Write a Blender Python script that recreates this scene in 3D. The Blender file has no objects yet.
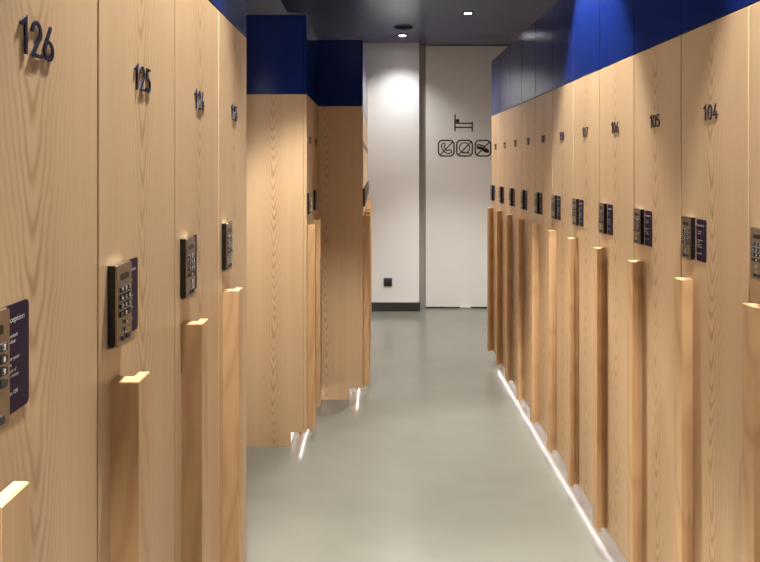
import bpy, bmesh, math
from mathutils import Vector, Matrix

PI = math.pi
sc = bpy.context.scene
COL = sc.collection

# ------------------------------------------------------------------ measures
EYE = 1.585           # camera height
F = 600.0             # focal length in pixels of the 760 px frame
CEIL = 2.93
W = 0.338             # locker width
BOT = 0.078           # underside of the left doors
BOT_R = 0.098         # underside of the right doors
WOOD = 1.99           # top of the wooden doors
TOP = 2.44            # top of the navy panels
XR = 0.943            # door plane, right row
XL = -0.409           # door plane, left rows
XM = -0.392           # door plane, middle left pair
XB = -0.089           # door plane, far left row

# ------------------------------------------------------------------ materials
def new_mat(name):
    m = bpy.data.materials.new(name)
    m.use_nodes = True
    nt = m.node_tree
    return m, nt, nt.nodes['Principled BSDF']

def plain(name, col, rough=0.5, metal=0.0, spec=0.5, coat=0.0, noise=0.0, nscale=20.0):
    m, nt, b = new_mat(name)
    b.inputs['Roughness'].default_value = rough
    b.inputs['Metallic'].default_value = metal
    b.inputs['Specular IOR Level'].default_value = spec
    b.inputs['Coat Weight'].default_value = coat
    tc = nt.nodes.new('ShaderNodeTexCoord')
    n = nt.nodes.new('ShaderNodeTexNoise')
    n.inputs['Scale'].default_value = nscale
    n.inputs['Detail'].default_value = 5
    nt.links.new(tc.outputs['Object'], n.inputs['Vector'])
    mx = nt.nodes.new('ShaderNodeMix'); mx.data_type = 'RGBA'
    k = noise
    mx.inputs['A'].default_value = (col[0]*(1-k), col[1]*(1-k), col[2]*(1-k), 1)
    mx.inputs['B'].default_value = (min(1, col[0]*(1+k)), min(1, col[1]*(1+k)), min(1, col[2]*(1+k)), 1)
    nt.links.new(n.outputs['Fac'], mx.inputs['Factor'])
    nt.links.new(mx.outputs['Result'], b.inputs['Base Color'])
    return m

def math_node(nt, op, a, b=None):
    n = nt.nodes.new('ShaderNodeMath'); n.operation = op
    for i, v in enumerate((a, b)):
        if v is None: continue
        if isinstance(v, (int, float)): n.inputs[i].default_value = v
        else: nt.links.new(v, n.inputs[i])
    return n.outputs[0]

def wood(name, light, dark, core, freq, taper, contrast, rough=0.42, coat=0.0):
    """plain-sawn veneer: rings of a tapering trunk cut near its heart give the chevrons"""
    m, nt, b = new_mat(name)
    L = nt.links.new
    tc = nt.nodes.new('ShaderNodeTexCoord')
    oi = nt.nodes.new('ShaderNodeObjectInfo')
    sp = nt.nodes.new('ShaderNodeSeparateXYZ')
    L(tc.outputs['Object'], sp.inputs[0])
    X, Y, Z = sp.outputs
    rnd = math_node(nt, 'MULTIPLY', oi.outputs['Random'], 40.0)
    u = math_node(nt, 'ADD', X, Y)
    def noise(sx, sz, detail, woff):
        cb = nt.nodes.new('ShaderNodeCombineXYZ')
        L(math_node(nt, 'MULTIPLY', u, sx), cb.inputs[0])
        L(math_node(nt, 'MULTIPLY', Z, sz), cb.inputs[2])
        n = nt.nodes.new('ShaderNodeTexNoise'); n.noise_dimensions = '4D'
        n.inputs['Scale'].default_value = 1.0
        n.inputs['Detail'].default_value = detail
        L(cb.outputs[0], n.inputs['Vector'])
        L(math_node(nt, 'ADD', rnd, woff), n.inputs['W'])
        return n.outputs['Fac']
    n1 = math_node(nt, 'SUBTRACT', noise(4.0, 1.9, 2, 0.0), 0.5)
    n2 = math_node(nt, 'SUBTRACT', noise(30.0, 11.0, 4, 9.0), 0.5)
    n3 = noise(330.0, 5.0, 3, 3.0)
    n4 = noise(16.0, 0.5, 2, 5.0)
    uu = math_node(nt, 'ADD', u, math_node(nt, 'MULTIPLY', n1, 0.05))
    uu = math_node(nt, 'ADD', uu, math_node(nt, 'MULTIPLY', n2, 0.022))
    d = math_node(nt, 'SQRT', math_node(nt, 'ADD', math_node(nt, 'MULTIPLY', uu, uu), core*core))
    v = math_node(nt, 'MULTIPLY', d, freq)
    v = math_node(nt, 'SUBTRACT', v, math_node(nt, 'MULTIPLY', Z, taper))
    v = math_node(nt, 'ADD', v, math_node(nt, 'MULTIPLY', n1, 6.0))
    v = math_node(nt, 'ADD', v, rnd)
    s = math_node(nt, 'SINE', math_node(nt, 'MULTIPLY', v, 2*PI))
    s = math_node(nt, 'MULTIPLY', math_node(nt, 'ADD', s, 1.0), 0.5)
    s = math_node(nt, 'POWER', s, 2.2)
    # the figure is strongest at the heart of the board
    fall = math_node(nt, 'DIVIDE', core*2.2, math_node(nt, 'ADD', d, core*1.2))
    fall = math_node(nt, 'POWER', math_node(nt, 'MINIMUM', fall, 1.0), 1.6)
    patch = math_node(nt, 'ADD', math_node(nt, 'MULTIPLY', noise(9.0, 5.0, 2, 14.0), 1.5), 0.25)
    s = math_node(nt, 'MULTIPLY', math_node(nt, 'MULTIPLY', math_node(nt, 'MULTIPLY', s, fall), patch), contrast)
    s = math_node(nt, 'ADD', s, math_node(nt, 'MULTIPLY', n3, 0.34))
    s = math_node(nt, 'ADD', s, math_node(nt, 'MULTIPLY', n4, 0.40))
    s = math_node(nt, 'SUBTRACT', s, 0.22)
    mx = nt.nodes.new('ShaderNodeMix'); mx.data_type = 'RGBA'
    mx.inputs['A'].default_value = (*light, 1)
    mx.inputs['B'].default_value = (*dark, 1)
    cl = nt.nodes.new('ShaderNodeClamp'); L(s, cl.inputs[0])
    L(cl.outputs[0], mx.inputs['Factor'])
    L(mx.outputs['Result'], b.inputs['Base Color'])
    b.inputs['Roughness'].default_value = rough
    b.inputs['Coat Weight'].default_value = coat
    b.inputs['Coat Roughness'].default_value = 0.2
    bp = nt.nodes.new('ShaderNodeBump')
    bp.inputs['Strength'].default_value = 0.06
    bp.inputs['Distance'].default_value = 0.002
    L(n3, bp.inputs['Height'])
    L(bp.outputs[0], b.inputs['Normal'])
    return m

def emis(name, col, strength):
    m, nt, b = new_mat(name)
    b.inputs['Base Color'].default_value = (0.8, 0.8, 0.8, 1)
    b.inputs['Emission Color'].default_value = (*col, 1)
    b.inputs['Emission Strength'].default_value = strength
    return m

def floor_mat():
    m, nt, b = new_mat('poured_resin_floor')
    L = nt.links.new
    tc = nt.nodes.new('ShaderNodeTexCoord')
    def noise(scale, detail, stretch):
        mp = nt.nodes.new('ShaderNodeMapping')
        mp.inputs['Scale'].default_value = stretch
        L(tc.outputs['Object'], mp.inputs['Vector'])
        n = nt.nodes.new('ShaderNodeTexNoise')
        n.inputs['Scale'].default_value = scale
        n.inputs['Detail'].default_value = detail
        L(mp.outputs[0], n.inputs['Vector'])
        return n.outputs['Fac']
    a = noise(1.6, 6, (1, 1, 1)); c = noise(5, 4, (0.8, 1.4, 1))
    s = math_node(nt, 'ADD', math_node(nt, 'MULTIPLY', a, 0.6), math_node(nt, 'MULTIPLY', c, 0.4))
    rp = nt.nodes.new('ShaderNodeValToRGB')
    rp.color_ramp.elements[0].position = 0.36
    rp.color_ramp.elements[1].position = 0.66
    rp.color_ramp.elements[0].color = (0.147, 0.146, 0.117, 1)
    rp.color_ramp.elements[1].color = (0.168, 0.167, 0.134, 1)
    L(s, rp.inputs[0])
    # two hairline pour joints across the aisle
    sp = nt.nodes.new('ShaderNodeSeparateXYZ'); L(tc.outputs['Object'], sp.inputs[0])
    X, Y, Z = sp.outputs
    wob = math_node(nt, 'MULTIPLY', math_node(nt, 'SUBTRACT', a, 0.5), 0.05)
    fac = None
    for y0, sl, wd in ((3.475, -0.01, 0.010), (2.50, 0.075, 0.007)):
        dd = math_node(nt, 'SUBTRACT', Y, y0)
        dd = math_node(nt, 'SUBTRACT', dd, math_node(nt, 'MULTIPLY', X, sl))
        dd = math_node(nt, 'ABSOLUTE', math_node(nt, 'ADD', dd, wob))
        f = math_node(nt, 'MAXIMUM', math_node(nt, 'SUBTRACT', 1.0, math_node(nt, 'DIVIDE', dd, wd)), 0.0)
        fac = f if fac is None else math_node(nt, 'MAXIMUM', fac, f)
    fac = math_node(nt, 'MULTIPLY', fac, 0.60)
    mx = nt.nodes.new('ShaderNodeMix'); mx.data_type = 'RGBA'
    L(fac, mx.inputs['Factor']); L(rp.outputs[0], mx.inputs['A'])
    mx.inputs['B'].default_value = (0.16, 0.15, 0.12, 1)
    L(mx.outputs['Result'], b.inputs['Base Color'])
    b.inputs['Roughness'].default_value = 0.20
    b.inputs['Specular IOR Level'].default_value = 0.5
    bp = nt.nodes.new('ShaderNodeBump')
    bp.inputs['Strength'].default_value = 0.015; bp.inputs['Distance'].default_value = 0.01
    L(a, bp.inputs['Height']); L(bp.outputs[0], b.inputs['Normal'])
    return m

M = {}
M['wood'] = wood('ash_veneer', (0.600, 0.413, 0.236), (0.345, 0.195, 0.085), 0.016, 95.0, 15.0, 0.60, rough=0.40)
M['solid'] = wood('solid_ash', (0.620, 0.395, 0.200), (0.390, 0.200, 0.083), 0.35, 160.0, 2.0, 0.30, rough=0.45)
M['navy'] = plain('navy_lacquer', (0.006, 0.017, 0.112), 0.17, spec=0.22, noise=0.06, nscale=6)
M['digit'] = plain('navy_gloss_plastic', (0.006, 0.006, 0.028), 0.42, noise=0.05)
M['metal'] = plain('brushed_nickel', (0.34, 0.30, 0.245), 0.34, metal=1.0, noise=0.08, nscale=120)
M['chrome'] = plain('polished_chrome', (0.80, 0.78, 0.74), 0.14, metal=1.0, noise=0.03)
M['black'] = plain('black_plastic', (0.008, 0.007, 0.007), 0.30, noise=0.1)
M['key'] = plain('dark_rubber_key', (0.030, 0.030, 0.032), 0.45, noise=0.1)
M['purple'] = plain('plum_printed_plastic', (0.016, 0.006, 0.028), 0.45, spec=0.25, noise=0.08)
M['print'] = plain('white_print', (0.75, 0.72, 0.72), 0.6, noise=0.04)
M['plinth'] = plain('white_plinth', (0.88, 0.86, 0.87), 0.5, noise=0.03)
M['white'] = plain('white_painted_plaster', (0.745, 0.750, 0.750), 0.60, noise=0.02, nscale=8)
M['door'] = plain('white_satin_door', (0.715, 0.718, 0.695), 0.38, noise=0.015, nscale=5)
M['ceil'] = plain('dark_ceiling_paint', (0.082, 0.104, 0.205), 0.27, spec=0.75, noise=0.05, nscale=4)
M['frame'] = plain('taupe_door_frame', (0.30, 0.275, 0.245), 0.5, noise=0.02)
M['base'] = plain('charcoal_skirting', (0.030, 0.028, 0.026), 0.35, noise=0.1)
M['vinyl'] = plain('black_vinyl', (0.015, 0.009, 0.007), 0.5, noise=0.1)
M['grille'] = plain('dark_grille', (0.015, 0.015, 0.018), 0.9, spec=0.05, noise=0.2, nscale=300)
M['ring'] = plain('grey_lamp_trim', (0.06, 0.06, 0.07), 0.5, spec=0.2, noise=0.05)
M['lens'] = emis('lamp_lens', (1.0, 0.96, 0.93), 45.0)
M['led'] = emis('led_diffuser', (1.0, 0.93, 0.98), 17.0)
M['floor'] = floor_mat()

# ------------------------------------------------------------------ mesh helpers
def box(bm, x0, x1, y0, y1, z0, z1, bev=0.0, seg=1):
    r = bmesh.ops.create_cube(bm, size=1.0)
    vs = r['verts']
    for v in vs:
        v.co = Vector((x0 + (v.co.x + .5)*(x1-x0), y0 + (v.co.y + .5)*(y1-y0), z0 + (v.co.z + .5)*(z1-z0)))
    if bev > 0:
        es = list({e for v in vs for e in v.link_edges})
        bmesh.ops.bevel(bm, geom=es, offset=bev, segments=seg, affect='EDGES', profile=0.5)

def prism(bm, pts, axis, a0, a1):
    """extrude a 2-D outline: axis 'z' -> pts are (x,y); 'y' -> (x,z); 'x' -> (y,z)"""
    def P(p, a):
        if axis == 'z': return (p[0], p[1], a)
        if axis == 'y': return (p[0], a, p[1])
        return (a, p[0], p[1])
    lo = [bm.verts.new(P(p, a0)) for p in pts]
    hi = [bm.verts.new(P(p, a1)) for p in pts]
    n = len(pts)
    fs = [bm.faces.new(lo), bm.faces.new(hi)]
    for i in range(n):
        fs.append(bm.faces.new((lo[i], lo[(i+1) % n], hi[(i+1) % n], hi[i])))
    return fs

def rrect(x0, x1, z0, z1, r, n=5):
    out = []
    for cx, cz, a in ((x1-r, z1-r, 0), (x0+r, z1-r, 90), (x0+r, z0+r, 180), (x1-r, z0+r, 270)):
        for i in range(n+1):
            t = math.radians(a + 90*i/n)
            out.append((cx + r*math.cos(t), cz + r*math.sin(t)))
    return out

def stroke(bm, pts, w, y0, y1, closed=False):
    """a flat ribbon with round ends along (x,z) points, between y0 and y1"""
    n = len(pts); h = w/2
    P = [Vector(p) for p in pts]
    def nrm(a, b):
        d = (b-a).normalized(); return Vector((-d.y, d.x))
    Ls, Rs = [], []
    for i in range(n):
        if closed:
            a, c = P[i-1], P[(i+1) % n]
        else:
            a, c = P[max(i-1, 0)], P[min(i+1, n-1)]
        n1 = nrm(a, P[i]) if (P[i]-a).length > 1e-9 else None
        n2 = nrm(P[i], c) if (c-P[i]).length > 1e-9 else None
        nn = n1 if n2 is None else n2 if n1 is None else (n1+n2)
        nn = nn.normalized()
        k = 1.0 / max(0.45, nn.dot(n1 or n2))
        Ls.append(P[i] + nn*h*k); Rs.append(P[i] - nn*h*k)
    def wall(poly):
        prism(bm, [tuple(p) for p in poly], 'y', y0, y1)
    for i in range(n if closed else n-1):
        j = (i+1) % n
        wall([Ls[i], Ls[j], Rs[j], Rs[i]])
    if not closed:
        for e, q in ((0, 1), (n-1, n-2)):
            d = (P[e]-P[q]).normalized(); s = Vector((-d.y, d.x))
            wall([P[e] + s*h*math.cos(t) + d*h*math.sin(t) for t in [PI*i/6 for i in range(7)]])

def arc(cx, cz, rx, rz, a0, a1, n=14):
    return [(cx + rx*math.cos(math.radians(a0+(a1-a0)*i/n)), cz + rz*math.sin(math.radians(a0+(a1-a0)*i/n))) for i in range(n+1)]

def ell(cx, cz, rx, rz, n=22):
    return [(cx + rx*math.cos(2*PI*i/n), cz + rz*math.sin(2*PI*i/n)) for i in range(n)]

def cyl(bm, c, r, depth, axis='y', n=20, r2=None):
    mats = {'z': Matrix.Identity(4), 'y': Matrix.Rotation(PI/2, 4, 'X'), 'x': Matrix.Rotation(PI/2, 4, 'Y')}
    bmesh.ops.create_cone(bm, cap_ends=True, segments=n, radius1=r, radius2=r if r2 is None else r2, depth=depth,
                          matrix=Matrix.Translation(c) @ mats[axis])

def lathe(bm, prof, n=40):
    """revolve (r,z) about z"""
    rings = []
    for r, z in prof:
        rings.append([bm.verts.new((r*math.cos(2*PI*i/n), r*math.sin(2*PI*i/n), z)) for i in range(n)])
    for a, b in zip(rings, rings[1:]):
        for i in range(n):
            bm.faces.new((a[i], a[(i+1) % n], b[(i+1) % n], b[i]))
    return rings

def finish(bm, name):
    bmesh.ops.recalc_face_normals(bm, faces=bm.faces)
    me = bpy.data.meshes.new(name)
    bm.to_mesh(me); bm.free()
    return me

def link(name, me, mat=None, parent=None, loc=(0, 0, 0)):
    if mat is not None and not me.materials:
        me.materials.append(M[mat])
    o = bpy.data.objects.new(name, me)
    COL.objects.link(o)
    o.location = loc
    if parent is not None: o.parent = parent
    return o

def obj(name, fn, mat, parent=None, loc=(0, 0, 0)):
    bm = bmesh.new(); fn(bm)
    return link(name, finish(bm, name), mat, parent, loc)

def empty(name, loc=(0, 0, 0), rz=0.0):
    o = bpy.data.objects.new(name, None)
    COL.objects.link(o)
    o.location = loc; o.rotation_euler = (0, 0, rz)
    o.empty_display_size = 0.1
    return o

def tag(o, label, cat, group=None):
    o['label'] = label; o['category'] = cat
    if group: o['group'] = group
    return o

def struct(name, fn, mat, loc=(0, 0, 0)):
    o = obj(name, fn, mat, None, loc); o['kind'] = 'structure'
    return o

# ------------------------------------------------------------------ the room
YN, YB, YD = -2.6, 6.55, 6.68     # near end, back wall, sliding door
struct('floor', lambda b: box(b, -0.9, 1.7, YN-.12, 6.95, -0.1, 0), 'floor')
struct('ceiling', lambda b: box(b, -0.9, 1.7, YN-.12, 6.95, CEIL, CEIL+.1), 'ceil')
def left_wall(b):
    box(b, -0.90, -0.775, YN, 5.25, 0, CEIL)
    box(b, -0.90, -0.645, 5.25, YB, 0, CEIL)
struct('wall_left', left_wall, 'white')
struct('wall_right', lambda b: box(b, 1.53, 1.66, YN, 6.95, 0, CEIL), 'white')
struct('wall_near', lambda b: box(b, -0.90, 1.66, YN-.12, YN, 0, CEIL), 'white')
def back_wall(b):
    box(b, -0.90, 0.470, YB, 6.95, 0, CEIL)
    box(b, 0.470, 1.53, 6.745, 6.95, 0, CEIL)
struct('wall_back', back_wall, 'white')
struct('baseboard_back', lambda b: box(b, -0.08, 0.482, YB-.012, YB, 0, 0.098, .002), 'base')
def jamb(b):
    box(b, 0.471, 0.482, YB, 6.74, 0, 0.098, .001)
struct('baseboard_side', jamb, 'base')
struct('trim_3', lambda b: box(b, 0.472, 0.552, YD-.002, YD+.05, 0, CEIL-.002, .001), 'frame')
struct('door_1', lambda b: box(b, 0.555, 1.52, YD, YD+.045, 0.016, CEIL-.006, .002), 'door')
# dark strip imitating the black gap under the door and a steel floor guide
struct('trim_1', lambda b: box(b, 0.555, 1.52, YD+.010, YD+.040, 0.0, 0.0155), 'base')
g = obj('door_guide', lambda b: box(b, 0.93, 1.06, YD-.030, YD+.006, 0.0, 0.014, .003, 2), 'chrome')
tag(g, 'small steel floor guide at the foot of the white sliding door', 'door guide')

# ------------------------------------------------------------------ lockers
DEPTH_R, DEPTH_L, DEPTH_B = 0.55, 0.356, 0.486
GLYPH = {
    '0': [(ell(.26, .5, .23, .47), True)],
    '1': [([(.06, .80), (.28, .97), (.28, .03)], False)],
    '2': [(arc(.26, .70, .21, .27, 175, -28) + [(.05, .03), (.49, .03)], False)],
    '3': [([(.06, .96), (.45, .96), (.22, .60)] + arc(.24, .31, .23, .28, 88, -150), False)],
    '4': [([(.30, .97), (.04, .26), (.52, .26)], False), ([(.37, .46), (.37, .03)], False)],
    '5': [([(.45, .96), (.13, .96), (.09, .55)] + arc(.24, .31, .23, .28, 125, -145), False)],
    '6': [([(.35, .97), (.07, .42)], False), (ell(.26, .28, .22, .25), True)],
    '7': [([(.04, .96), (.48, .96), (.17, .03)], False)],
    '8': [(ell(.26, .74, .17, .23), True), (ell(.26, .26, .22, .24), True)],
    '9': [([(.17, .03), (.45, .58)], False), (ell(.26, .72, .22, .25), True)],
}
DIG = {}
def digit_mesh(ch):
    """a raised number standing a few millimetres off the door on two studs"""
    if ch not in DIG:
        bm = bmesh.new(); s = .042
        for pts, cl in GLYPH[ch]:
            stroke(bm, [((x-.26)*s, (z-.5)*s) for x, z in pts], .0047, -.0026, -.0008, cl)
        p0 = GLYPH[ch][0][0]
        for q in (p0[0], p0[len(p0)//2]):
            cyl(bm, ((q[0]-.26)*s, -.0006, (q[1]-.5)*s), .0014, .0012, 'y', 8)
        DIG[ch] = finish(bm, 'number_digit'); DIG[ch].materials.append(M['digit'])
    return DIG[ch]

def text_mesh(lines):
    """white print: (text, size, x, z) lines turned into one thin mesh facing -y"""
    bm = bmesh.new()
    dg = None
    for txt, size, x, z in lines:
        cu = bpy.data.curves.new('print', 'FONT')
        cu.body = txt; cu.size = size; cu.resolution_u = 2
        o = bpy.data.objects.new('print', cu); COL.objects.link(o)
        dg = bpy.context.evaluated_depsgraph_get()
        me = bpy.data.meshes.new_from_object(o.evaluated_get(dg))
        me.transform(Matrix.Translation((x, -.0018, z)) @ Matrix.Rotation(PI/2, 4, 'X'))
        bm.from_mesh(me)
        bpy.data.objects.remove(o); bpy.data.curves.remove(cu); bpy.data.meshes.remove(me)
    me = bpy.data.meshes.new('lettering'); bm.to_mesh(me); bm.free()
    me.materials.append(M['print'])
    return me

def mesh(name, fn, mat):
    bm = bmesh.new(); fn(bm); me = finish(bm, name); me.materials.append(M[mat]); return me

me_door = {b0: mesh('door', lambda b: box(b, -W/2+.0022, W/2-.0022, 0, .018, b0, WOOD, .0012), 'wood') for b0 in (BOT, BOT_R)}
me_upper = mesh('upper_panel', lambda b: box(b, -W/2+.0020, W/2-.0020, 0, .018, WOOD+.004, TOP, .0012), 'navy')
def handle_fn(b, b0):
    fs = prism(b, [(.041, 0), (.041, -.043), (.0895, -.043), (.0895, -.025), (.068, -.025), (.068, 0)], 'z', b0+.001, 1.2480)
    bmesh.ops.recalc_face_normals(b, faces=b.faces)
    es = [e for e in b.edges if min(v.co.y for v in e.verts) < -.001]
    bmesh.ops.bevel(b, geom=es, offset=.0012, segments=2, affect='EDGES')
    for v in b.verts: v.co.x -= .065
me_handle = {b0: mesh('handle', lambda b: handle_fn(b, b0), 'solid') for b0 in (BOT, BOT_R)}

LX0, LX1, LZ0, LZ1 = .031, .083, 1.317, 1.438
def lock_body(b):
    fs = prism(b, [(0, LZ0+.004), (0, LZ1), (-.0125, LZ1), (-.0125, LZ0+.002), (-.009, LZ0-.002), (-.002, LZ0-.002)], 'x', LX0, LX1)
me_lock = mesh('lock', lock_body, 'black')
me_face = mesh('faceplate', lambda b: (prism(b, rrect(LX0-.0006, LX1+.0006, LZ0-.003, LZ1+.001, .004), 'y', -.0155, -.0122)), 'metal')
me_rim = mesh('top_rim', lambda b: box(b, LX0-.0004, LX1+.0004, -.0124, -.0002, LZ1+.0001, LZ1+.0016, .0004), 'chrome')
me_lip = mesh('bottom_rim', lambda b: prism(b, [(-.0002, LZ0-.006), (-.006, LZ0-.0058), (-.0124, LZ0-.003), (-.0124, LZ0-.0012), (-.006, LZ0-.0042), (-.0002, LZ0-.0045)], 'x', LX0-.0004, LX1+.0004), 'chrome')
me_disp = mesh('display', lambda b: prism(b, rrect(.042, .072, 1.414, 1.424, .003), 'y', -.0162, -.0150), 'black')
me_button = mesh('button', lambda b: prism(b, rrect(-.0052, .0052, -.0042, .0042, .0015, 3), 'y', -.0180, -.0150), 'key')
me_knob = mesh('indicator', lambda b: cyl(b, (.058, -.0165, 1.346), .0042, .004), 'chrome')
def keyhole_fn(b):
    cyl(b, (.058, -.0160, 1.3345), .0050, .004)
    cyl(b, (.058, -.0170, 1.3345), .0036, .006, 'y', 16, .0030)
me_keyhole = mesh('key_cylinder', keyhole_fn, 'chrome')
def legend_fn(b):
    rows = ('123', '456', '789', '000')
    for r, row in enumerate(rows):
        for c, ch in enumerate(row):
            if r == 3 and c != 1: continue
            for pts, cl in GLYPH[ch]:
                stroke(b, [(.044 + c*.0135 + (x-.26)*.0052, 1.400 - r*.0128 + (z-.5)*.0052) for x, z in pts], .0009, -.0183, -.0179, cl)
me_legend = mesh('legend', legend_fn, 'print')
AX0, AX1, AZ0, AZ1 = .0925, .1435, 1.314, 1.436
me_label = mesh('instruction_label', lambda b: prism(b, rrect(AX0, AX1, AZ0, AZ1, .006), 'y', -.0015, 0), 'purple')
me_text = text_mesh([
    ('Reception', .0092, AX0+.004, 1.4160), ('To select', .0062, AX0+.005, 1.3990), ('a locker', .0062, AX0+.005, 1.3925),
    ('Enter your', .0062, AX0+.005, 1.3735), ('code', .0062, AX0+.005, 1.3670), ('4 digits of', .0052, AX0+.005, 1.3605),
    ('your choice', .0052, AX0+.005, 1.3545), ('Press OK', .0062, AX0+.005, 1.3350)])

ORD = ['', 'first', 'second', 'third', 'fourth', 'fifth', 'sixth', 'seventh', 'eighth', 'ninth', 'tenth', 'eleventh']

def shell_meshes(depth, e0, e1, b0):
    """carcass, navy top box and plinth; e0 / e1 = the row ends on that side with a panel down to the floor"""
    x0 = -W/2 + (.0185 if e0 else .0004); x1 = W/2 - (.0185 if e1 else .0004)
    a = mesh('carcass', lambda b: box(b, x0, x1, .0185, depth, b0+.001, WOOD), 'solid')
    c = mesh('upper_cabinet', lambda b: box(b, x0, x1, .0185, depth, WOOD+.004, TOP-.001), 'navy')
    p = mesh('plinth', lambda b: box(b, x0, x1, .094, depth-.02, 0, b0), 'plinth')
    return a, c, p
def end_mesh(depth, b0):
    pr = [(.0185, b0), (.0185, WOOD), (depth, WOOD), (depth, 0), (.090, 0), (.090, b0)]
    h = depth/2
    lo = mesh('end_panel', lambda b: prism(b, [(y-h, z) for y, z in pr], 'x', -.009, .009), 'wood')
    hi = mesh('upper_end_panel', lambda b: box(b, -.009, .009, .0185-h, h, WOOD+.004, TOP), 'navy')
    return lo, hi

CACHE = {}
def locker(num, loc, rz, depth, ends, label, group, shift=0.0, lift=0.0):
    """origin: middle of the locker's front, on the floor; local +x runs to the right of someone facing the door"""
    t = empty('locker', loc, rz)
    tag(t, label, 'locker', group)
    b0 = BOT_R if depth == DEPTH_R else BOT
    k = (depth, ends)
    if k not in CACHE: CACHE[k] = shell_meshes(depth, *ends, b0)
    for n, me in zip(('carcass', 'upper_cabinet', 'plinth'), CACHE[k]):
        o = link(n, me, None, t)
    for i, e in enumerate(ends):
        if e:
            kk = ('end', depth)
            if kk not in CACHE: CACHE[kk] = end_mesh(depth, b0)
            x = (-W/2 + .0094) if i == 0 else (W/2 - .0094)
            link('end_panel', CACHE[kk][0], None, t, (x, depth/2, 0))
            link('upper_end_panel', CACHE[kk][1], None, t, (x, depth/2, 0))
    d = link('door', me_door[b0], None, t)
    link('upper_panel', me_upper, None, t)['label'] = 'navy panel above the wooden door'
    link('handle', me_handle[b0], None, t, (.065-W/2, 0, lift))
    for i, ch in enumerate(num):
        dx = -.006 + shift*.75 + (i-1)*.0268 + (.004 if ch == '1' else 0)
        link('number_digit', digit_mesh(ch), None, t, (dx, 0, 1.737))
    lk = link('lock', me_lock, None, t, (-W/2+shift, 0, -.006))
    lk['label'] = 'black and nickel keypad lock'
    link('faceplate', me_face, None, lk); link('top_rim', me_rim, None, lk); link('bottom_rim', me_lip, None, lk); link('display', me_disp, None, lk)
    for r in range(4):
        for c in range(3):
            link('button', me_button, None, lk, (.044 + c*.0135, 0, 1.400 - r*.0128))
    for c in (-1, 1):
        link('button', me_button, None, lk, (.058 + c*.0085, 0, 1.3245))
    link('indicator', me_knob, None, lk); link('key_cylinder', me_keyhole, None, lk)
    link('legend', me_legend, None, lk)
    ab = link('instruction_label', me_label, None, t, (-W/2+shift, 0, -.006))
    ab['label'] = 'plum label with white print'
    link('lettering', me_text, None, ab)
    return t

R_NEAR = 1.517 - W            # near edge of locker 103
for i in range(11):           # 103 ... 113, near to far
    n = 103 + i
    y = R_NEAR + W*(i+.5)
    where = ('nearest of the right row, cut by the picture edge' if i == 0 else
             'last of the right row, nearest the white door' if i == 10 else
             f'{ORD[i+1]} from the near end of the right row' if i < 6 else
             f'{ORD[11-i]} from the far end of the right row')
    locker(str(n), (XR, y, 0), -PI/2, DEPTH_R, (i == 10, i == 0),
           f'wooden locker {n} with navy top, {where}', 'lockers of the right row')
L_NEAR = 0.883 - W
LW = {126: 'nearest on the left, purple label at the picture edge', 125: 'second from near on the left',
      124: 'third from near on the left', 123: 'last before the gap on the left'}
for i, n in enumerate((126, 125, 124, 123)):
    y = L_NEAR + W*(i+.5)
    locker(str(n), (XL, y, 0), PI/2, DEPTH_L, (i == 0, i == 3),
           f'wooden locker {n}, {LW[n]}', 'lockers of the near left row', .016 if n == 126 else 0, .004)
M_NEAR = 3.392
for i, n in enumerate((122, 121)):
    y = M_NEAR + W*(i+.5)
    locker(str(n), (XM, y, 0), PI/2, DEPTH_L, (i == 0, False),
           ('wooden locker whose pale end panel faces us beyond the left gap' if i == 0 else
            'wooden locker behind the pale end panel, against the darker projecting row'), 'lockers of the middle left pair')
B_NEAR = M_NEAR + 2*W + .001
for i, n in enumerate((120, 119, 118, 117, 116, 115, 114)):
    y = B_NEAR + W*(i+.5)
    locker(str(n), (XB, y, 0), PI/2, DEPTH_B, (i == 0, i == 6),
           ('first projecting locker on the left, its darker end panel facing us' if i == 0 else
            'last projecting locker on the left, beside the white back wall' if i == 6 else
            f'{ORD[i+1]} locker behind the darker end panel of the far left row'), 'lockers of the far left row')
# filler between the far left row and the back wall
struct('trim_2', lambda b: box(b, XB-DEPTH_B+.004, XB-.002, B_NEAR+7*W+.001, YB-.001, 0, TOP), 'wood')

# LED strips tucked under the door bottoms
def led(y0, y1, xf, side, label):
    """a strip in an aluminium channel behind the door bottoms; its diffuser faces the plinth. side = +1 right row, -1 left rows"""
    t = empty('led_strip', (xf + side*(.050 if side > 0 else .038), (y0+y1)/2, (BOT_R if side > 0 else BOT)-.013))
    hy = (y1-y0)/2
    def channel(b):
        box(b, *sorted((side*-.005, side*-.0030)), -hy, hy, .005, .0138)
        box(b, *sorted((side*-.0030, side*.0045)), -hy, hy, .0122, .0138)
    obj('channel', channel, 'metal', t)
    for e in (-1, 1):
        obj('end_cap', lambda b: box(b, *sorted((side*-.005, side*.0045)), *sorted((e*hy, e*(hy+.003))), 0, .0138), 'metal', t)
    obj('diffuser', lambda b: box(b, *sorted((side*-.0028, side*.0040)), -hy+.0005, hy-.0005, .0004, .0120, .0005), 'led', t)
    tag(t, label, 'led strip', 'led strips under the lockers')
led(R_NEAR+.02, R_NEAR+11*W-.02, XR, 1, 'white LED strip glowing along the foot of the right locker row')
led(L_NEAR+.02, L_NEAR+4*W-.02, XL, -1, 'LED strip under the four near left lockers')
led(M_NEAR+.004, M_NEAR+2*W-.004, XM, -1, 'LED strip glowing at the toe of the pale end panel')
led(B_NEAR+.004, B_NEAR+7*W-.02, XB, -1, 'LED strip glowing at the toe of the darker projecting end panel')

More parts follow.
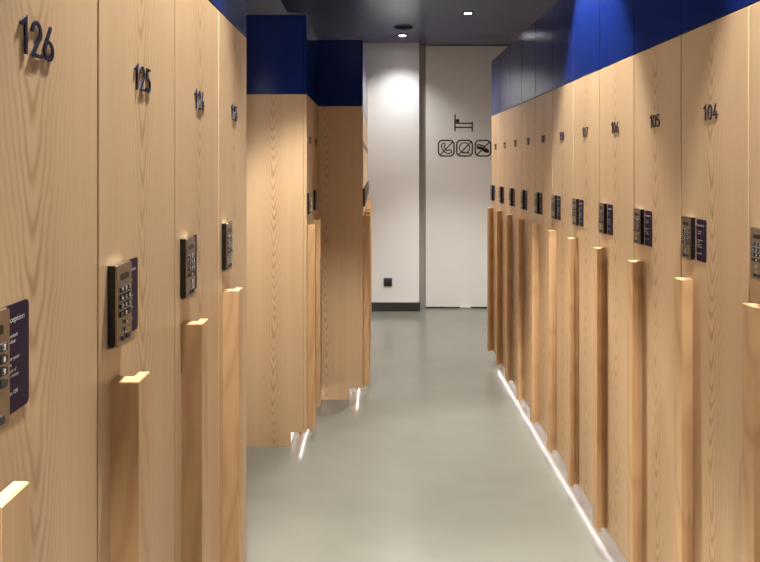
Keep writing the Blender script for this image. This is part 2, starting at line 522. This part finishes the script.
# ------------------------------------------------------------------ wall and ceiling fittings
def zpix(py, d): return EYE + (166-py)/F*d
sk = empty('wall_socket', (0.130, YB, zpix(282, YB)))
tag(sk, 'small square black socket low on the white back wall', 'socket')
obj('cover_plate', lambda b: box(b, -.045, .045, -.012, 0, -.045, .045, .003, 2), 'base', sk)
def insert(b):
    box(b, -.034, .034, -.0135, -.0115, -.030, .004, .001)
    box(b, -.034, .034, -.0135, -.0115, .010, .032, .001)
obj('insert', insert, 'black', sk)

spk = empty('ceiling_speaker', (0.271, 5.80, CEIL))
tag(spk, 'flat round dark speaker grille on the ceiling before the back wall', 'speaker')
def sring(b):
    r = lathe(b, [(.104, 0), (.104, -.005), (.096, -.009), (.090, -.006), (.090, 0)])
obj('rim', sring, 'ceil', spk)
obj('grille', lambda b: cyl(b, (0, 0, -.003), .0895, .006, 'z', 40), 'grille', spk)

LAMP = (1.0, 0.975, 0.95)
def downlight(x, y, label, power, size=62, blend=.45, soft=.03):
    t = empty('ceiling_downlight', (x, y, CEIL))
    tag(t, label, 'downlight', 'ceiling downlights')
    def ring(b):
        lathe(b, [(.056, 0), (.056, -.004), (.052, -.006), (.036, -.006), (.033, -.002), (.033, 0)], 32)
    obj('trim_ring', ring, 'ring', t)
    obj('lens', lambda b: cyl(b, (0, 0, -.0015), .032, .003, 'z', 28), 'lens', t)
    li = bpy.data.lights.new('downlight_lamp', 'SPOT')
    li.energy = power; li.color = LAMP
    li.spot_size = math.radians(size); li.spot_blend = blend; li.shadow_soft_size = soft
    lo = bpy.data.objects.new('downlight_lamp', li); COL.objects.link(lo)
    lo.parent = t; lo.location = (0, 0, -.012)
P = 320
downlight(0.273, 6.18, 'small downlight close to the white back wall, beside the round speaker', P*.32, 116, 1.0, .05)
downlight(0.808, 5.27, 'small downlight over the far end of the right locker row', P*1.0, 86, .7)
downlight(0.797, 2.60, 'downlight casting the bright blue cone on the right navy panels', P*1.3, 58, .4)
downlight(0.797, 1.18, 'downlight over the nearest right lockers', P, 58, .4)
downlight(-0.262, 1.20, 'downlight over the near left lockers', P*1.2, 62, .45)
downlight(-0.262, 2.60, 'downlight beside the left gap, lighting the pale end panel', P*.95, 78, .4)
downlight(0.268, 4.55, 'added wide fill lamp, out of view over the far part of the aisle', P*.42, 108, 1.0)  # unseen fill, added to brighten the back wall and far end
downlight(0.268, 2.10, 'added weak fill lamp, unseen over the middle of the aisle', P*.08, 120, 1.0)  # extra fill out of view, added to lift the projecting end panel
downlight(-0.262, -0.10, 'downlight over the left of the aisle at the viewpoint', P*1.2)
downlight(0.797, -0.10, 'downlight over the right of the aisle at the viewpoint', P*1.2)

# ------------------------------------------------------------------ pictograms on the door
def sign(name, fn, px, py, label):
    d = YD
    o = obj(name, fn, 'vinyl', None, ((px-376)/F*d, d, zpix(py, d)))
    tag(o, label, 'sign', 'black pictograms on the white door')
U = YD/F                     # metres per pixel of the photograph on the door
T0, T1 = -.0025, -.0003
def bed(b):
    w = 1.25*U
    def S(p, c=False): stroke(b, [(x*U, -y*U) for x, y in p], w, T0, T1, c)
    S([(-9, -8.2), (-9, 7.8)]); S([(8.2, -1), (8.2, 7.8)])
    S([(-9, 4.4), (8.2, 4.4)]); S([(-9, .3), (8.2, .3)])
    prism(b, ell(-6.4*U, 2.1*U, 1.9*U, 1.9*U), 'y', T0, T1)
sign('bed_pictogram', bed, 464, 123, 'black bed pictogram above the three crossed-out square pictograms')
def frame(b):
    S = lambda p, c=False, w=1.1: stroke(b, [(x*U, -y*U) for x, y in p], w*U, T0, T1, c)
    S([(x, y) for x, y in rrect(-7.8, 7.8, -7.8, 7.8, 4.2, 6)], True, 1.35)
    S([(-5.6, 6.2), (6.6, -6.4)])
    return S
def phone(b):
    S = frame(b)
    S([(-3.2, -5), (-4.9, -3.0), (-4.2, .6), (-1.2, 4.2), (2.2, 5.6), (5.2, 4.4), (5.6, 3.0), (4.4, 1.6), (2.4, 1.6), (1.4, 2.5), (-.2, 1.4), (-1.9, -.8), (-2.4, -2.0), (-1.3, -2.9), (-1.3, -4.4), (-2.1, -5.1)], True, 1.0)
sign('no_phone_pictogram', phone, 446.2, 148.2, 'crossed-out telephone receiver pictogram, left of the three squares')
def talk(b):
    S = frame(b)
    S(arc(0, -.4, 5.2, 5.0, 62, -235, 22) + [(5.0, 5.0), (2.6, 4.0)], False, 1.0)
    S([(5.0, 5.0), (-2.0, 4.6)], False, 1.0)
sign('no_talking_pictogram', talk, 464.5, 148.2, 'crossed-out round speech bubble pictogram, middle of the three squares')
def shoe(b):
    S = frame(b)
    S([(-5.6, -3.0), (-4.0, -4.0), (-2.0, -2.9), (.6, -2.4), (2.2, -.2), (5.2, 1.8), (5.6, 3.6), (3.6, 4.2), (1.0, 3.0), (-1.4, 1.0), (-3.6, .6), (-5.8, -.2)], True, 1.2)
    S([(-4.2, -.8), (-1.4, -.6), (1.2, 1.6), (4.6, 3.0)], False, 2.4)
sign('no_shoes_pictogram', shoe, 483.0, 148.2, 'crossed-out shoe pictogram, right of the three squares')

# ------------------------------------------------------------------ world, camera, view
w = bpy.data.worlds.new('World'); sc.world = w; w.use_nodes = True
w.node_tree.nodes['Background'].inputs[0].default_value = (0.5, 0.5, 0.52, 1)
w.node_tree.nodes['Background'].inputs[1].default_value = 0.2

cam = bpy.data.cameras.new('camera')
co = bpy.data.objects.new('camera', cam); COL.objects.link(co)
co.location = (0, 0, EYE); co.rotation_euler = (PI/2, 0, 0)
cam.sensor_fit = 'HORIZONTAL'; cam.sensor_width = 36.0
cam.lens = F/760*36.0
cam.shift_x = (380-376)/760
cam.shift_y = -(281-166)/760
cam.clip_start = 0.02
sc.camera = co

vs = sc.view_settings
vs.view_transform = 'Standard'; vs.look = 'None'; vs.gamma = 1.0; vs.use_curve_mapping = False
vs.exposure = 0.0
cy = sc.cycles
cy.max_bounces = 12; cy.diffuse_bounces = 6; cy.glossy_bounces = 5
cy.sample_clamp_indirect = 6.0
